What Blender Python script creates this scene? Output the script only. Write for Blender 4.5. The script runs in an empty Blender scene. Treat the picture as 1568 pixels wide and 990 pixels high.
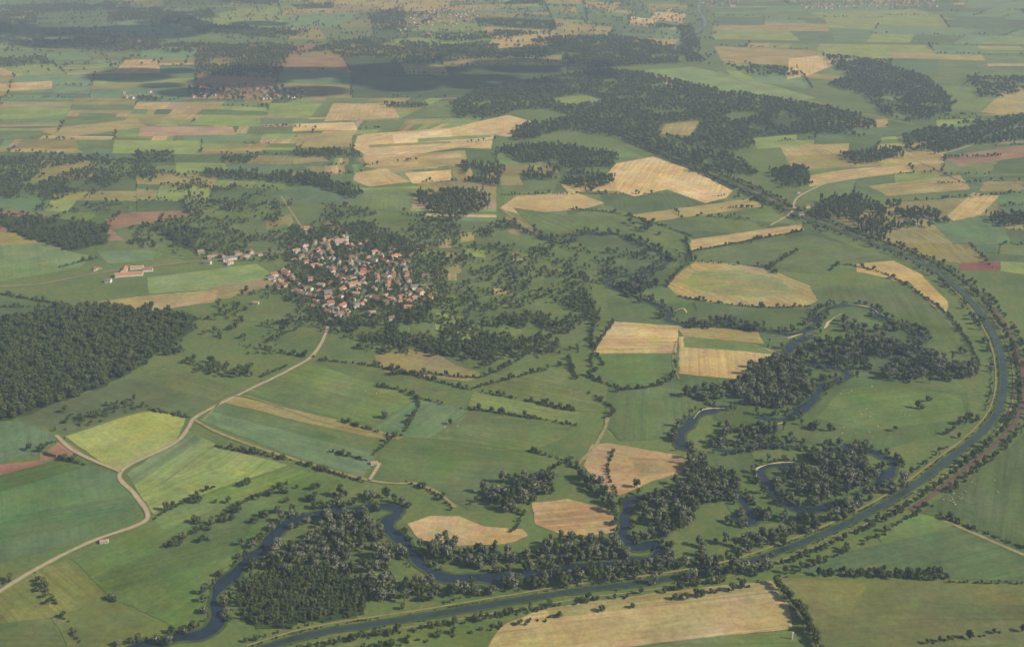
import bpy, math, random, bmesh
from mathutils import Vector, noise
random.seed(7)
R=random.random
def U(a,b): return a+(b-a)*R()
scene=bpy.context.scene
# ---------------------------------------------------------------- survey -> map
H=850.0; F=1681.0; TH=math.atan(675/F)
cT,sT=math.cos(TH),math.sin(TH)
def P(x,y):
    dx=(x-784)/F; dy=-(y-495)/F
    dY=cT+dy*sT; dZ=-sT+dy*cT
    t=H/-dZ
    return (dx*t,dY*t)
def PP(l): return [P(*p) for p in l]
# camera
cd=bpy.data.cameras.new("camera"); cam=bpy.data.objects.new("camera",cd); scene.collection.objects.link(cam)
cam.location=(0,0,H); cam.rotation_euler=(math.pi/2-TH,0,0); cd.sensor_width=36; cd.lens=36*F/1568
cd.clip_start=1; cd.clip_end=200000; scene.camera=cam
scene.view_settings.view_transform='Standard'; scene.view_settings.look='None'; scene.view_settings.exposure=0
# sun
EL=math.radians(35); AZ=math.radians(106)   # azimuth clockwise from +Y
sv=Vector((math.sin(AZ)*math.cos(EL),math.cos(AZ)*math.cos(EL),math.sin(EL)))
sd=bpy.data.lights.new("sun",'SUN'); so=bpy.data.objects.new("sun",sd); scene.collection.objects.link(so)
sd.energy=5.0; sd.angle=math.radians(0.5); sd.color=(1,0.93,0.80)
so.rotation_euler=sv.to_track_quat('Z','Y').to_euler(); so.location=(0,0,3000)
w=bpy.data.worlds.new("World"); scene.world=w; w.use_nodes=True
nt=w.node_tree; bg=nt.nodes['Background']; sk=nt.nodes.new('ShaderNodeTexSky'); sk.sky_type='NISHITA'; sk.sun_disc=False
sk.sun_elevation=EL; sk.sun_rotation=AZ; nt.links.new(sk.outputs[0],bg.inputs[0]); bg.inputs[1].default_value=0.075
# ---------------------------------------------------------------- materials
def lin(c):
    c=c/255.0
    return c/12.92 if c<=0.04045 else ((c+0.055)/1.055)**2.4
def alb(c,k=0.80):
    r,g,b=[lin(v)/k for v in c]; L=(r+g+b)/3; s=1.04
    return (min(.7,(L+(r-L)*s)*1.07),min(.7,L+(g-L)*s),max(.01,min(.7,(L+(b-L)*s)*.84)),1)
class NT:
    def __init__(s,name):
        s.m=bpy.data.materials.new(name); s.m.use_nodes=True; s.t=s.m.node_tree; s.b=s.t.nodes['Principled BSDF']
        s.b.inputs['Roughness'].default_value=0.9; s.b.inputs['Specular IOR Level'].default_value=0.1
    def n(s,ty,**k):
        x=s.t.nodes.new(ty)
        for a,v in k.items(): setattr(x,a,v)
        return x
    def l(s,a,b): s.t.links.new(a,b)
    def mix(s,fac,a,b,bt='MIX'):
        x=s.n('ShaderNodeMix',data_type='RGBA',blend_type=bt)
        for i,v in ((0,fac),(6,a),(7,b)):
            if hasattr(v,'is_output'): s.l(v,x.inputs[i])
            else: x.inputs[i].default_value=v
        return x.outputs[2]
    def noise(s,vec,scale,detail=4,rough=0.6):
        x=s.n('ShaderNodeTexNoise'); x.inputs['Scale'].default_value=scale; x.inputs['Detail'].default_value=detail; x.inputs['Roughness'].default_value=rough
        s.l(vec,x.inputs['Vector']); return x.outputs[0]
    def ramp(s,fac,a,b,lo=0.0,hi=1.0):
        x=s.n('ShaderNodeMapRange'); x.inputs[1].default_value=a; x.inputs[2].default_value=b; x.inputs[3].default_value=lo; x.inputs[4].default_value=hi
        s.l(fac,x.inputs[0]); return x.outputs[0]
    def math(s,op,a,b):
        x=s.n('ShaderNodeMath',operation=op)
        for i,v in ((0,a),(1,b)):
            if hasattr(v,'is_output'): s.l(v,x.inputs[i])
            else: x.inputs[i].default_value=v
        return x.outputs[0]
    def gray(s,v):
        x=s.n('ShaderNodeCombineColor')
        for i in range(3): s.l(v,x.inputs[i])
        return x.outputs[0]
def simple(name,c,rough=0.85,var=0.25,scale=0.5,spec=0.1):
    q=NT(name); g=q.n('ShaderNodeNewGeometry')
    nz=q.ramp(q.noise(g.outputs['Position'],scale),0.25,0.75,1-var,1+var)
    q.l(q.mix(1.0,c if len(c)==4 else c+(1,),q.gray(nz),'MULTIPLY'),q.b.inputs['Base Color'])
    q.b.inputs['Roughness'].default_value=rough; q.b.inputs['Specular IOR Level'].default_value=spec
    return q.m
q=NT("meadow_ground"); g=q.n('ShaderNodeNewGeometry'); pos=g.outputs['Position']
c=q.mix(q.ramp(q.noise(pos,0.0035,5),0.35,0.65),alb((74,96,58)),alb((92,112,66)))
c=q.mix(q.ramp(q.noise(pos,0.02,6,0.7),0.42,0.72,0,0.7),c,alb((110,112,70)))
c=q.mix(1.0,c,q.gray(q.ramp(q.noise(pos,0.12,5,0.8),0.25,0.75,0.62,1.38)),'MULTIPLY')
q.l(c,q.b.inputs['Base Color']); M_ground=q.m
# fields: colour per field, rows follow the field
q=NT("crop_field"); g=q.n('ShaderNodeNewGeometry'); pos=g.outputs['Position']
at=q.n('ShaderNodeAttribute',attribute_name='Col'); uv=q.n('ShaderNodeAttribute',attribute_name='rowuv')
mp=q.n('ShaderNodeMapping'); mp.inputs['Scale'].default_value=(0.004,0.11,1); q.l(uv.outputs['Vector'],mp.inputs[0])
rows=q.ramp(q.noise(mp.outputs[0],1.0,4,0.75),0.28,0.72,0.66,1.34)
c=q.mix(at.outputs['Alpha'],at.outputs['Color'],q.mix(1.0,at.outputs['Color'],q.gray(rows),'MULTIPLY'))
sx=q.n('ShaderNodeSeparateXYZ'); q.l(uv.outputs['Vector'],sx.inputs[0])
fr=q.math('FRACT',q.math('MULTIPLY',sx.outputs['Y'],1/18.0),0.0)
tl=q.math('MULTIPLY',q.math('LESS_THAN',fr,0.12),q.ramp(at.outputs['Alpha'],0.5,0.9,0,0.3))
c=q.mix(tl,c,(0.13,0.12,0.055,1))
c=q.mix(1.0,c,q.gray(q.ramp(q.noise(pos,0.009,6,0.7),0.28,0.72,0.68,1.32)),'MULTIPLY')
c=q.mix(1.0,c,q.gray(q.ramp(q.noise(pos,0.10,6,0.85),0.28,0.72,0.66,1.34)),'MULTIPLY')
hs=q.n('ShaderNodeHueSaturation'); q.l(c,hs.inputs['Color']); q.l(q.ramp(q.noise(pos,0.02,4),0.3,0.7,0.462,0.520),hs.inputs['Hue'])
q.l(q.ramp(q.noise(pos,0.006,4),0.3,0.7,0.8,1.12),hs.inputs['Saturation'])
q.l(hs.outputs[0],q.b.inputs['Base Color']); M_field=q.m
def water(name,col,rough=0.12):
    q=NT(name); g=q.n('ShaderNodeNewGeometry')
    q.l(q.mix(q.ramp(q.noise(g.outputs['Position'],0.02,4),0.35,0.65),col,tuple(v*1.7 for v in col[:3])+(1,)),q.b.inputs['Base Color'])
    q.b.inputs['Roughness'].default_value=rough; q.b.inputs['Specular IOR Level'].default_value=0.35
    bp=q.n('ShaderNodeBump'); bp.inputs['Strength'].default_value=0.15; bp.inputs['Distance'].default_value=0.3
    q.l(q.noise(g.outputs['Position'],0.6,3),bp.inputs['Height']); q.l(bp.outputs[0],q.b.inputs['Normal'])
    return q.m
M_river=water("river_water",(0.016,0.028,0.042,1)); M_canal=water("canal_water",(0.030,0.046,0.042,1))
M_bank=simple("river_bank",alb((64,80,46)),var=0.4,scale=0.1); M_sand=simple("sand",alb((180,172,150)),var=0.2,scale=0.2)
M_road=simple("lane_surface",alb((156,150,136)),var=0.2,scale=0.1); M_street=simple("asphalt",alb((120,117,110)),var=0.2,scale=0.1)
M_track=simple("farm_track",alb((134,128,96)),var=0.3,scale=0.08)
M_ballast=simple("ballast",alb((96,80,74)),var=0.3,scale=0.15); M_rail=simple("rail_steel",(0.2,0.17,0.15),rough=0.4,var=0.1)
def leafmat(name,a,b,k):
    q=NT(name); g=q.n('ShaderNodeNewGeometry'); oi=q.n('ShaderNodeObjectInfo')
    c=q.mix(oi.outputs['Random'],a+(1,),b+(1,))
    c=q.mix(1.0,c,q.gray(q.ramp(q.noise(g.outputs['Position'],0.35,2),0.3,0.7,1-k,1+k)),'MULTIPLY')
    q.l(c,q.b.inputs['Base Color']); q.b.inputs['Roughness'].default_value=0.7; return q.m
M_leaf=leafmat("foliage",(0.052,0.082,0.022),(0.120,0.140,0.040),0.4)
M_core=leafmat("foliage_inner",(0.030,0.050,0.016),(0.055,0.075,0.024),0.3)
M_wil=leafmat("willow_foliage",(0.120,0.142,0.085),(0.215,0.225,0.145),0.35)
M_bark=simple("bark",(0.09,0.07,0.05),var=0.3,scale=1.0)
# ---------------------------------------------------------------- mesh helper
class MB:
    def __init__(s): s.v=[];s.f=[];s.m=[]
    def face(s,pts,m):
        i=len(s.v); s.v+= [tuple(p) for p in pts]; s.f.append(tuple(range(i,i+len(pts)))); s.m.append(m)
    def box(s,cx,cy,z0,sx,sy,sz,m,ang=0,taper=1.0):
        ca,sa=math.cos(ang),math.sin(ang); b=[]
        for z,t in ((z0,1),(z0+sz,taper)):
            for x,y in ((-1,-1),(1,-1),(1,1),(-1,1)):
                X=x*sx/2*t;Y=y*sy/2*t; b.append((cx+X*ca-Y*sa,cy+X*sa+Y*ca,z))
        i=len(s.v); s.v+=b
        for f in ((0,3,2,1),(4,5,6,7),(0,1,5,4),(1,2,6,5),(2,3,7,6),(3,0,4,7)):
            s.f.append(tuple(i+k for k in f)); s.m.append(m)
    def prism(s,prof,x0,x1,m,capm=None):
        n=len(prof); i=len(s.v)
        s.v+=[(x0,y,z) for y,z in prof]+[(x1,y,z) for y,z in prof]
        for k in range(n):
            k2=(k+1)%n; s.f.append((i+k,i+k2,i+n+k2,i+n+k)); s.m.append(m)
        cm=m if capm is None else capm
        s.f.append(tuple(i+k for k in reversed(range(n)))); s.m.append(cm)
        s.f.append(tuple(i+n+k for k in range(n))); s.m.append(cm)
    def tube(s,a,b,r0,r1,m,n=6):
        a=Vector(a);b=Vector(b);d=(b-a).normalized(); u=d.orthogonal().normalized(); w_=d.cross(u); i=len(s.v)
        for c,r in ((a,r0),(b,r1)):
            for k in range(n):
                t=2*math.pi*k/n; s.v.append(tuple(c+u*math.cos(t)*r+w_*math.sin(t)*r))
        for k in range(n):
            k2=(k+1)%n; s.f.append((i+k,i+k2,i+n+k2,i+n+k)); s.m.append(m)
        s.f.append(tuple(i+n+k for k in range(n))); s.m.append(m)
    def blob(s,c,r,m,sub=1,jit=0.15,flat=(1,1,1)):
        bm=bmesh.new(); bmesh.ops.create_icosphere(bm,subdivisions=sub,radius=1.0); i=len(s.v)
        for v in bm.verts:
            k=r*(1+U(-jit,jit)); s.v.append((c[0]+v.co.x*k*flat[0],c[1]+v.co.y*k*flat[1],c[2]+v.co.z*k*flat[2]))
        for f in bm.faces: s.f.append(tuple(i+v.index for v in f.verts)); s.m.append(m)
        bm.free()
    def mesh(s,name,mats):
        me=bpy.data.meshes.new(name); me.from_pydata(s.v,[],s.f)
        for m in mats: me.materials.append(m)
        me.polygons.foreach_set('material_index',s.m); me.update(); return me
def obj(name,me,loc=(0,0,0),rot=0,scale=None,coll=None):
    o=bpy.data.objects.new(name,me); (coll or scene.collection).objects.link(o); o.location=loc; o.rotation_euler=(0,0,rot)
    if scale: o.scale=scale
    return o
# ---------------------------------------------------------------- ground
mb=MB(); S=60000; xs=[-S,-8000,-3000,0,3000,8000,S]; ys=[-3000,500,1500,3000,6000,12000,90000]
for i in range(6):
    for j in range(6): mb.face([(xs[i],ys[j],0),(xs[i+1],ys[j],0),(xs[i+1],ys[j+1],0),(xs[i],ys[j+1],0)],0)
obj("ground",mb.mesh("ground",[M_ground]))
# ---------------------------------------------------------------- geometry helpers
def inside(p,poly):
    x,y=p; c=False; n=len(poly); j=n-1
    for i in range(n):
        xi,yi=poly[i]; xj,yj=poly[j]
        if (yi>y)!=(yj>y) and x<(xj-xi)*(y-yi)/(yj-yi)+xi: c=not c
        j=i
    return c
def cr(pts,n=8):
    out=[]; L=len(pts)
    for i in range(L-1):
        p0=pts[max(i-1,0)];p1=pts[i];p2=pts[i+1];p3=pts[min(i+2,L-1)]
        for k in range(n):
            t=k/n; out.append(tuple(0.5*((2*p1[a])+(-p0[a]+p2[a])*t+(2*p0[a]-5*p1[a]+4*p2[a]-p3[a])*t*t+(-p0[a]+3*p1[a]-3*p2[a]+p3[a])*t**3) for a in (0,1)))
    out.append(tuple(pts[-1])); return out
def resample(pts,step):
    out=[pts[0]]; acc=0
    for a,b in zip(pts,pts[1:]):
        L=math.dist(a,b)
        while acc+L>=step:
            t=(step-acc)/L; a=(a[0]+(b[0]-a[0])*t,a[1]+(b[1]-a[1])*t); out.append(a); L=math.dist(a,b); acc=0
        acc+=L
    return out
def offset(pts,d):
    out=[]
    for i,p in enumerate(pts):
        a=pts[max(i-1,0)];b=pts[min(i+1,len(pts)-1)]; dx,dy=b[0]-a[0],b[1]-a[1]; L=math.hypot(dx,dy) or 1
        out.append((p[0]+dy/L*d,p[1]-dx/L*d))
    return out
blocked=set(); CELL=5.0
def block(p,r):
    n=int(r/CELL)+1; cx,cy=int(p[0]//CELL),int(p[1]//CELL)
    for i in range(-n,n+1):
        for j in range(-n,n+1):
            if math.hypot((cx+i+.5)*CELL-p[0],(cy+j+.5)*CELL-p[1])<=r: blocked.add((cx+i,cy+j))
def isblk(p): return (int(p[0]//CELL),int(p[1]//CELL)) in blocked
def ribbon(mb,pts,wd,z,m,wob=0,blk=None,ends=False):
    prev=None; N=len(pts)
    for i,p in enumerate(pts):
        a=pts[max(i-1,0)];b=pts[min(i+1,N-1)]; dx,dy=b[0]-a[0],b[1]-a[1]; L=math.hypot(dx,dy) or 1
        nx,ny=dy/L,-dx/L
        h1=wd/2+ (noise.noise((p[0]*.03,p[1]*.03,1))*wob if wob else 0); h2=wd/2+(noise.noise((p[0]*.03,p[1]*.03,9))*wob if wob else 0)
        if ends:
            e=min(1,(min(i,N-1-i)+.15)/4)**.5; h1*=e;h2*=e
        h1=max(h1,.5);h2=max(h2,.5)
        cur=((p[0]-nx*h1,p[1]-ny*h1,z),(p[0]+nx*h2,p[1]+ny*h2,z))
        if prev: mb.face([prev[0],prev[1],cur[1],cur[0]],m)
        prev=cur
        if blk is not None: block(p,wd/2+blk)
def path(px,step=8): return resample(cr(PP(px)),step)
# ---------------------------------------------------------------- water
river_px=[[(1085,-20),(1070,10),(1080,35),(1062,52),(1040,66),(1032,80)],
 [(780,338),(800,350),(830,362),(860,372),(890,358),(950,361),(990,377),(1022,398),(1002,413),(950,424),(928,434),(960,450),(1018,474),(1026,492),(1070,500),(1118,494),(1160,503),(1205,512),(1240,502),(1262,476),(1295,467),(1335,472),(1347,486),(1395,502),(1412,520),(1400,529)],
 [(1244,512),(1212,530),(1216,550),(1270,562),(1300,576),(1262,590),(1246,612),(1205,640),(1150,640)],
 [(1118,622),(1095,628),(1072,634),(1048,658),(1040,680),(1060,692)],
 [(1090,688),(1120,690),(1180,682),(1240,684)],
 [(1262,687),(1310,688),(1356,700),(1368,716),(1340,742),(1310,756)],
 [(1285,768),(1235,782),(1200,768),(1172,742),(1164,722),(1185,712),(1228,712)],
 [(1095,722),(1135,765),(1150,800),(1110,790)],
 [(1030,772),(1000,762),(966,770),(955,800),(968,838),(1000,832),(1010,850),(960,862),(900,868),(830,880),(760,884),(690,884),(645,866),(628,838),(600,818),(594,798),(616,782),(590,774),(530,782),(470,790),(425,816),(392,850),(352,884),(330,915),(332,955),(300,972),(240,985),(180,1000)]]
# stretches of open water without trees on the near bank
openw=[(337,925,40,60),(412,822,24,22),(612,800,35,35),(645,866,32,20),(710,884,45,10),(962,805,25,40),(1000,835,22,12),(1050,660,26,26),(1085,630,36,12),(1240,615,34,22),(1175,640,30,8),(1178,735,26,30),(1225,780,26,10),(1362,715,22,26),(1140,778,14,18),(1215,532,16,16),(1300,575,16,10),(1310,475,44,14),(1405,515,20,12),(940,432,26,10),(1030,485,20,14),(990,461,25,9),(1200,511,24,7),(1012,395,16,10)]
mb=MB(); RPATHS=[]
for k,r in enumerate(river_px):
    pts=path(r,6); wd=(22,9,14,16,9,12,15,10,16)[k]
    ribbon(mb,pts,wd+9,0.62,0,wob=10,ends=k>0); ribbon(mb,pts,wd,0.70,1,wob=10 if k>1 else 6,blk=1.0,ends=k>0); RPATHS.append(pts)
ox=[(PP([(x-rx,y),(x+rx,y)]),PP([(x,y-ry),(x,y+ry)])) for x,y,rx,ry in openw]
OW=[((a[0][0]+a[1][0])/2,(b[0][1]+b[1][1])/2,abs(a[1][0]-a[0][0])/2,abs(b[1][1]-b[0][1])/2) for a,b in ox]
for pts in RPATHS[1:]:
    for p in pts:
        for X,Y,rx,ry in OW:
            if ((p[0]-X)/rx)**2+((p[1]-Y)/ry)**2<1:
                block((p[0],p[1]-11),9); block((p[0]+4,p[1]-20),7); break
obj("river",mb.mesh("river",[M_bank,M_river]))
mb=MB()
for s in ([(1062,641),(1072,630),(1086,626),(1112,625)],[(1160,742),(1158,722),(1168,714),(1190,708),(1215,708)],[(1206,518),(1216,514),(1232,510)],[(1300,466),(1330,470),(1345,480)],[(1262,503),(1275,488),(1290,480)],[(1030,478),(1045,472),(1052,480)],[(1180,652),(1196,648),(1204,644)]):
    ribbon(mb,path(s,4),3.0,0.78,0,wob=5,ends=True)
obj("sand_bank",mb.mesh("sand_bank",[M_sand]))
canal_px=[(800,140),(850,165),(905,190),(960,212),(1010,235),(1080,265),(1160,300),(1220,329),(1290,356),(1380,389),(1440,420),(1490,465),(1525,520),(1537,575),(1530,625),(1500,665),(1450,705),(1390,750),(1320,790),(1230,830),(1120,868),(1000,890),(880,905),(760,925),(640,945),(540,960),(460,975),(380,1000)]
CAN=path(canal_px,10); NC=len(CAN)
mb=MB(); ribbon(mb,CAN,16,0.82,0,wob=3); ribbon(mb,CAN,9.5,0.88,1,wob=1,blk=1.5)
obj("canal",mb.mesh("canal",[M_bank,M_canal]))
mb=MB(); ribbon(mb,offset(CAN,14),2.4,0.92,0,wob=0.6,blk=1); obj("towpath",mb.mesh("towpath",[M_track]))
RW=offset(CAN,-33)[:int(NC*0.80)]
mb=MB(); ribbon(mb,RW,7.5,0.95,0,wob=0.5,blk=2)
for d in (-2.4,-0.9,0.9,2.4): ribbon(mb,offset(RW,d),0.15,1.1,1) if False else None
for d in (-2.4,-0.9,0.9,2.4):
    o_=offset(RW,d)
    for a,b in zip(o_,o_[1:]): 
        dx,dy=b[0]-a[0],b[1]-a[1]; L=math.hypot(dx,dy); nx,ny=dy/L*.08,-dx/L*.08
        mb.face([(a[0]-nx,a[1]-ny,1.1),(a[0]+nx,a[1]+ny,1.1),(b[0]+nx,b[1]+ny,1.1),(b[0]-nx,b[1]-ny,1.1)],1)
obj("railway_track",mb.mesh("railway_track",[M_ballast,M_rail]))
mb=MB(); ribbon(mb,offset(CAN,-17),2.0,0.93,0,wob=0.8); obj("canal_side_path",mb.mesh("canal_side_path",[M_track]))
# ---------------------------------------------------------------- roads
def road(name,px,wd,mat,z=1.0,shoulder=True):
    mb=MB(); pts=path(px,8)
    if shoulder: ribbon(mb,pts,wd+3,z-0.02,1,wob=1.8)
    ribbon(mb,pts,wd,z,0,wob=0.9,blk=3); obj(name,mb.mesh(name,[mat,M_track]))
road("country_road",[(505,490),(497,515),(478,545),(440,568),(385,595),(330,622),(298,640),(288,655),(265,680),(185,722),(205,755),(226,785),(215,802),(150,825),(95,850),(40,880),(0,905),(-40,930)],5.2,M_road)
road("country_road",[(298,643),(340,665),(420,694),(480,712),(560,734),(600,740),(640,741),(675,758),(700,780)],2.8,M_track)
road("country_road",[(185,722),(150,708),(110,688),(85,665)],4.2,M_road)
road("farm_track",[(565,736),(575,720),(582,708)],4,M_road)
road("farm_track",[(765,318),(795,340),(825,362)],6,M_track)
road("farm_track",[(930,640),(925,660),(905,690),(880,715)],3,M_track)
road("farm_track",[(310,645),(365,606),(500,648),(620,670)],2.5,M_track,shoulder=False)
road("farm_track",[(1040,580),(1030,555),(1036,520)],2.5,M_track,shoulder=False)
road("village_street",[(-20,440),(60,435),(150,418),(235,408),(300,400),(340,397),(400,388),(450,384),(490,373),(520,364)],5,M_street)
road("farm_track",[(1568,850),(1510,825),(1440,795)],3,M_track)
road("country_road",[(1568,190),(1480,225),(1400,245),(1300,268),(1225,300),(1212,325),(1180,345)],5,M_road)
road("country_road",[(1100,110),(1180,140),(1260,160),(1370,185),(1400,190)],9,M_track)
road("farm_track",[(430,300),(450,330),(470,360)],3,M_track)
streets=[[(520,364),(545,378),(575,395),(605,402),(615,430),(640,455)],[(490,373),(505,400),(530,425),(560,445),(600,462),(645,452)],[(425,418),(445,436),(475,450),(512,453),(545,440)],[(560,445),(545,465),(515,478),(503,492)],[(505,400),(560,402),(605,412)],[(530,425),(570,416),(615,430)],[(490,373),(470,395),(500,412)],[(545,378),(548,405),(545,440)],[(575,395),(585,420),(585,455)]]
for s in streets: road("village_street",s,4,M_street,z=1.04,shoulder=False)
# ---------------------------------------------------------------- fields
class Fields:
    def __init__(s): s.v=[];s.f=[];s.c=[];s.uv=[]; s.z=0.03
    def add(s,pts,col,z=None,jit=1.2,ang=None,row=None):
        if z is None: s.z+=0.004; z=s.z
        Lm=0;a0=0
        for i in range(len(pts)):
            a,b=pts[i],pts[(i+1)%len(pts)]; L=math.dist(a,b)
            if L>Lm: Lm=L;a0=math.atan2(b[1]-a[1],b[0]-a[0])
        if ang is not None: a0=ang
        out=[]
        for i in range(len(pts)):
            a,b=pts[i],pts[(i+1)%len(pts)]; n=max(1,min(30,int(math.dist(a,b)/14)))
            for k in range(n):
                t=k/n; out.append((a[0]+(b[0]-a[0])*t+U(-jit,jit),a[1]+(b[1]-a[1])*t+U(-jit,jit),z))
        i=len(s.v); s.v+=out; s.f.append(tuple(range(i,i+len(out))))
        ca,sa=math.cos(a0),math.sin(a0); kk=U(0,500); rw=U(.3,1) if row is None else row
        for p in out: s.c.append(col[:3]+(rw,)); s.uv.append((p[0]*ca+p[1]*sa+kk,-p[0]*sa+p[1]*ca+kk,0))
    def build(s,name):
        me=bpy.data.meshes.new(name); me.from_pydata(s.v,[],s.f); me.materials.append(M_field)
        a=me.color_attributes.new('Col','FLOAT_COLOR','POINT'); a.data.foreach_set('color',[x for c in s.c for x in c])
        b=me.attributes.new('rowuv','FLOAT_VECTOR','POINT'); b.data.foreach_set('vector',[x for c in s.uv for x in c])
        obj(name,me)
FL=Fields()
def jc(c,j=0.08):
    k=1+U(-j,j); return tuple(v*k*(1+U(-j/3,j/3)) for v in c[:3])+(1,)
def fld(px,col,row=None): FL.add(PP(px),jc(alb(col),0.03),row=row)
G1=(76,97,60);G2=(92,112,66);G3=(116,138,76);G4=(130,148,82);T1=(82,108,78);T2=(94,122,90);Y1=(182,168,124);Y2=(166,153,108);O1=(126,125,78);O2=(144,138,92);B1=(130,108,86);RD=(118,86,74);DK=(62,82,52)
hedge_auto=[]; wood_auto=[]
lp=lambda a,b,t:(a[0]+(b[0]-a[0])*t,a[1]+(b[1]-a[1])*t)
def strips(q_,pal,z,n=None,vert=None,jc_=0.12):
    n=n or random.randint(3,7); vert=(R()<.4) if vert is None else vert; ts=[0]+sorted((k+U(-.3,.3))/n for k in range(1,n))+[1]
    for t0,t1 in zip(ts,ts[1:]):
        if vert: s_=[lp(q_[0],q_[1],t0),lp(q_[0],q_[1],t1),lp(q_[3],q_[2],t1),lp(q_[3],q_[2],t0)]
        else: s_=[lp(q_[0],q_[3],t0),lp(q_[1],q_[2],t0),lp(q_[1],q_[2],t1),lp(q_[0],q_[3],t1)]
        FL.add(s_,jc(alb(random.choice(pal)),jc_),z=z,jit=1)
def patch(px,Lmax,pal,hp=0.15,wp=0.0,asp=1.0,sk=0.12,ps=0.0,spal=None):
    FL.z+=0.004; z=FL.z
    def rec(q_,d):
        l1=math.dist(q_[0],q_[1])+math.dist(q_[3],q_[2]); l2=math.dist(q_[1],q_[2])+math.dist(q_[0],q_[3])
        l1/=2;l2/=2
        lim=Lmax*U(0.35,1.5)
        if max(l1,l2*asp)<lim or d>10:
            if R()<ps: strips(q_,spal or pal,z)
            else: FL.add(q_,jc(alb(random.choice(pal)),0.12),z=z,jit=2.5,ang=math.atan2(q_[1][1]-q_[0][1],q_[1][0]-q_[0][0])+random.choice([0,1.57]))
            if R()<hp: hedge_auto.append((q_[0],q_[1]))
            if R()<hp*0.8: hedge_auto.append((q_[1],q_[2]))
            if R()<wp: wood_auto.append(q_)
            return
        t=U(.3,.7);t2=min(.8,max(.2,t+U(-sk,sk)))
        if l1>l2*asp:
            a=lp(q_[0],q_[1],t);b=lp(q_[3],q_[2],t2); rec([q_[0],a,b,q_[3]],d+1); rec([a,q_[1],q_[2],b],d+1)
        else:
            a=lp(q_[1],q_[2],t);b=lp(q_[0],q_[3],t2); rec([q_[0],q_[1],a,b],d+1); rec([b,a,q_[2],q_[3]],d+1)
    rec(PP(px),0)
SP=[G2,G3,O1,O2,Y2,T2,(152,136,112),G2,G1]
patch([(-90,-30),(420,-25),(440,60),(-60,75)],620,[T1,T2,G1,T1,G2,G3,O1],0.5,0.12,.8,.2)
patch([(-60,75),(300,70),(300,150),(-60,150)],420,[T1,G2,T2,O1,G3,Y2,G2],0.4,0.08,.8,.2,.15)
patch([(420,-25),(820,-25),(860,60),(440,60)],520,[T1,T2,G3,G2,G1,O2,O1],0.5,0.10,.8,.2,.15)
patch([(820,-25),(1060,-25),(1040,70),(860,60)],420,[T1,T2,G3,G2,Y1,O2,O2],0.5,0.10,.8,.2,.15)
patch([(1100,-25),(1640,-25),(1640,70),(1090,60)],560,[T1,T2,G3,T2,O2,G1,G2,G3],0.3,0.05,.8,.2,.15)
patch([(1090,65),(1640,72),(1640,190),(1120,120)],460,[T2,G2,T1,G3,O2,G2,T2],0.3,0.06,.8,.2,.1)
patch([(300,70),(860,62),(860,150),(300,150)],520,[DK,G1,B1,G1,T1,O1],0.2,0.06,.8,.15)
patch([(-60,150),(520,150),(450,238),(-60,232)],330,[G2,T2,G3,O1,G2,O2,G3,G2],0.15,0.02,1.7,.1,.35,SP)
patch([(500,150),(830,150),(700,200),(450,210)],300,[G2,G3,O1,G2,T2],0.2,0.03,1.3,.1,.4,SP)
patch([(-60,232),(450,238),(420,340),(-60,320)],260,[G1,G2,T1,G1,G3,O1],0.35,0.10,1.1)
patch([(-60,320),(330,330),(290,395),(-60,378)],260,[G1,G2,O1,B1,G1],0.3,0.05,1.2)
patch([(450,238),(760,215),(760,340),(440,330)],240,[G1,G2,T1,G3,G1,O1],0.3,0.04,1.2,.1,.3,SP)
patch([(760,235),(950,225),(1230,345),(780,360)],250,[G1,G2,G1,O1,G2],0.25,0.0,1.2,.1,.1)
patch([(1180,190),(1640,170),(1640,290),(1230,300)],280,[G1,G2,T1,G3,O2,G2,G1,O1],0.35,0.05,1.3,.1,.15)
patch([(1240,320),(1640,290),(1640,430),(1420,395)],280,[G1,G2,T1,O1,G1],0.2,0.0,1.2)
patch([(860,310),(1230,345),(1450,440),(930,440)],300,[G1,G1,G2,G1],0.1,0.0,1.2)
patch([(930,440),(1440,440),(1480,620),(930,640)],320,[G1,G1,(84,106,64),G1],0.0,0.0,1.2)
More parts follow.
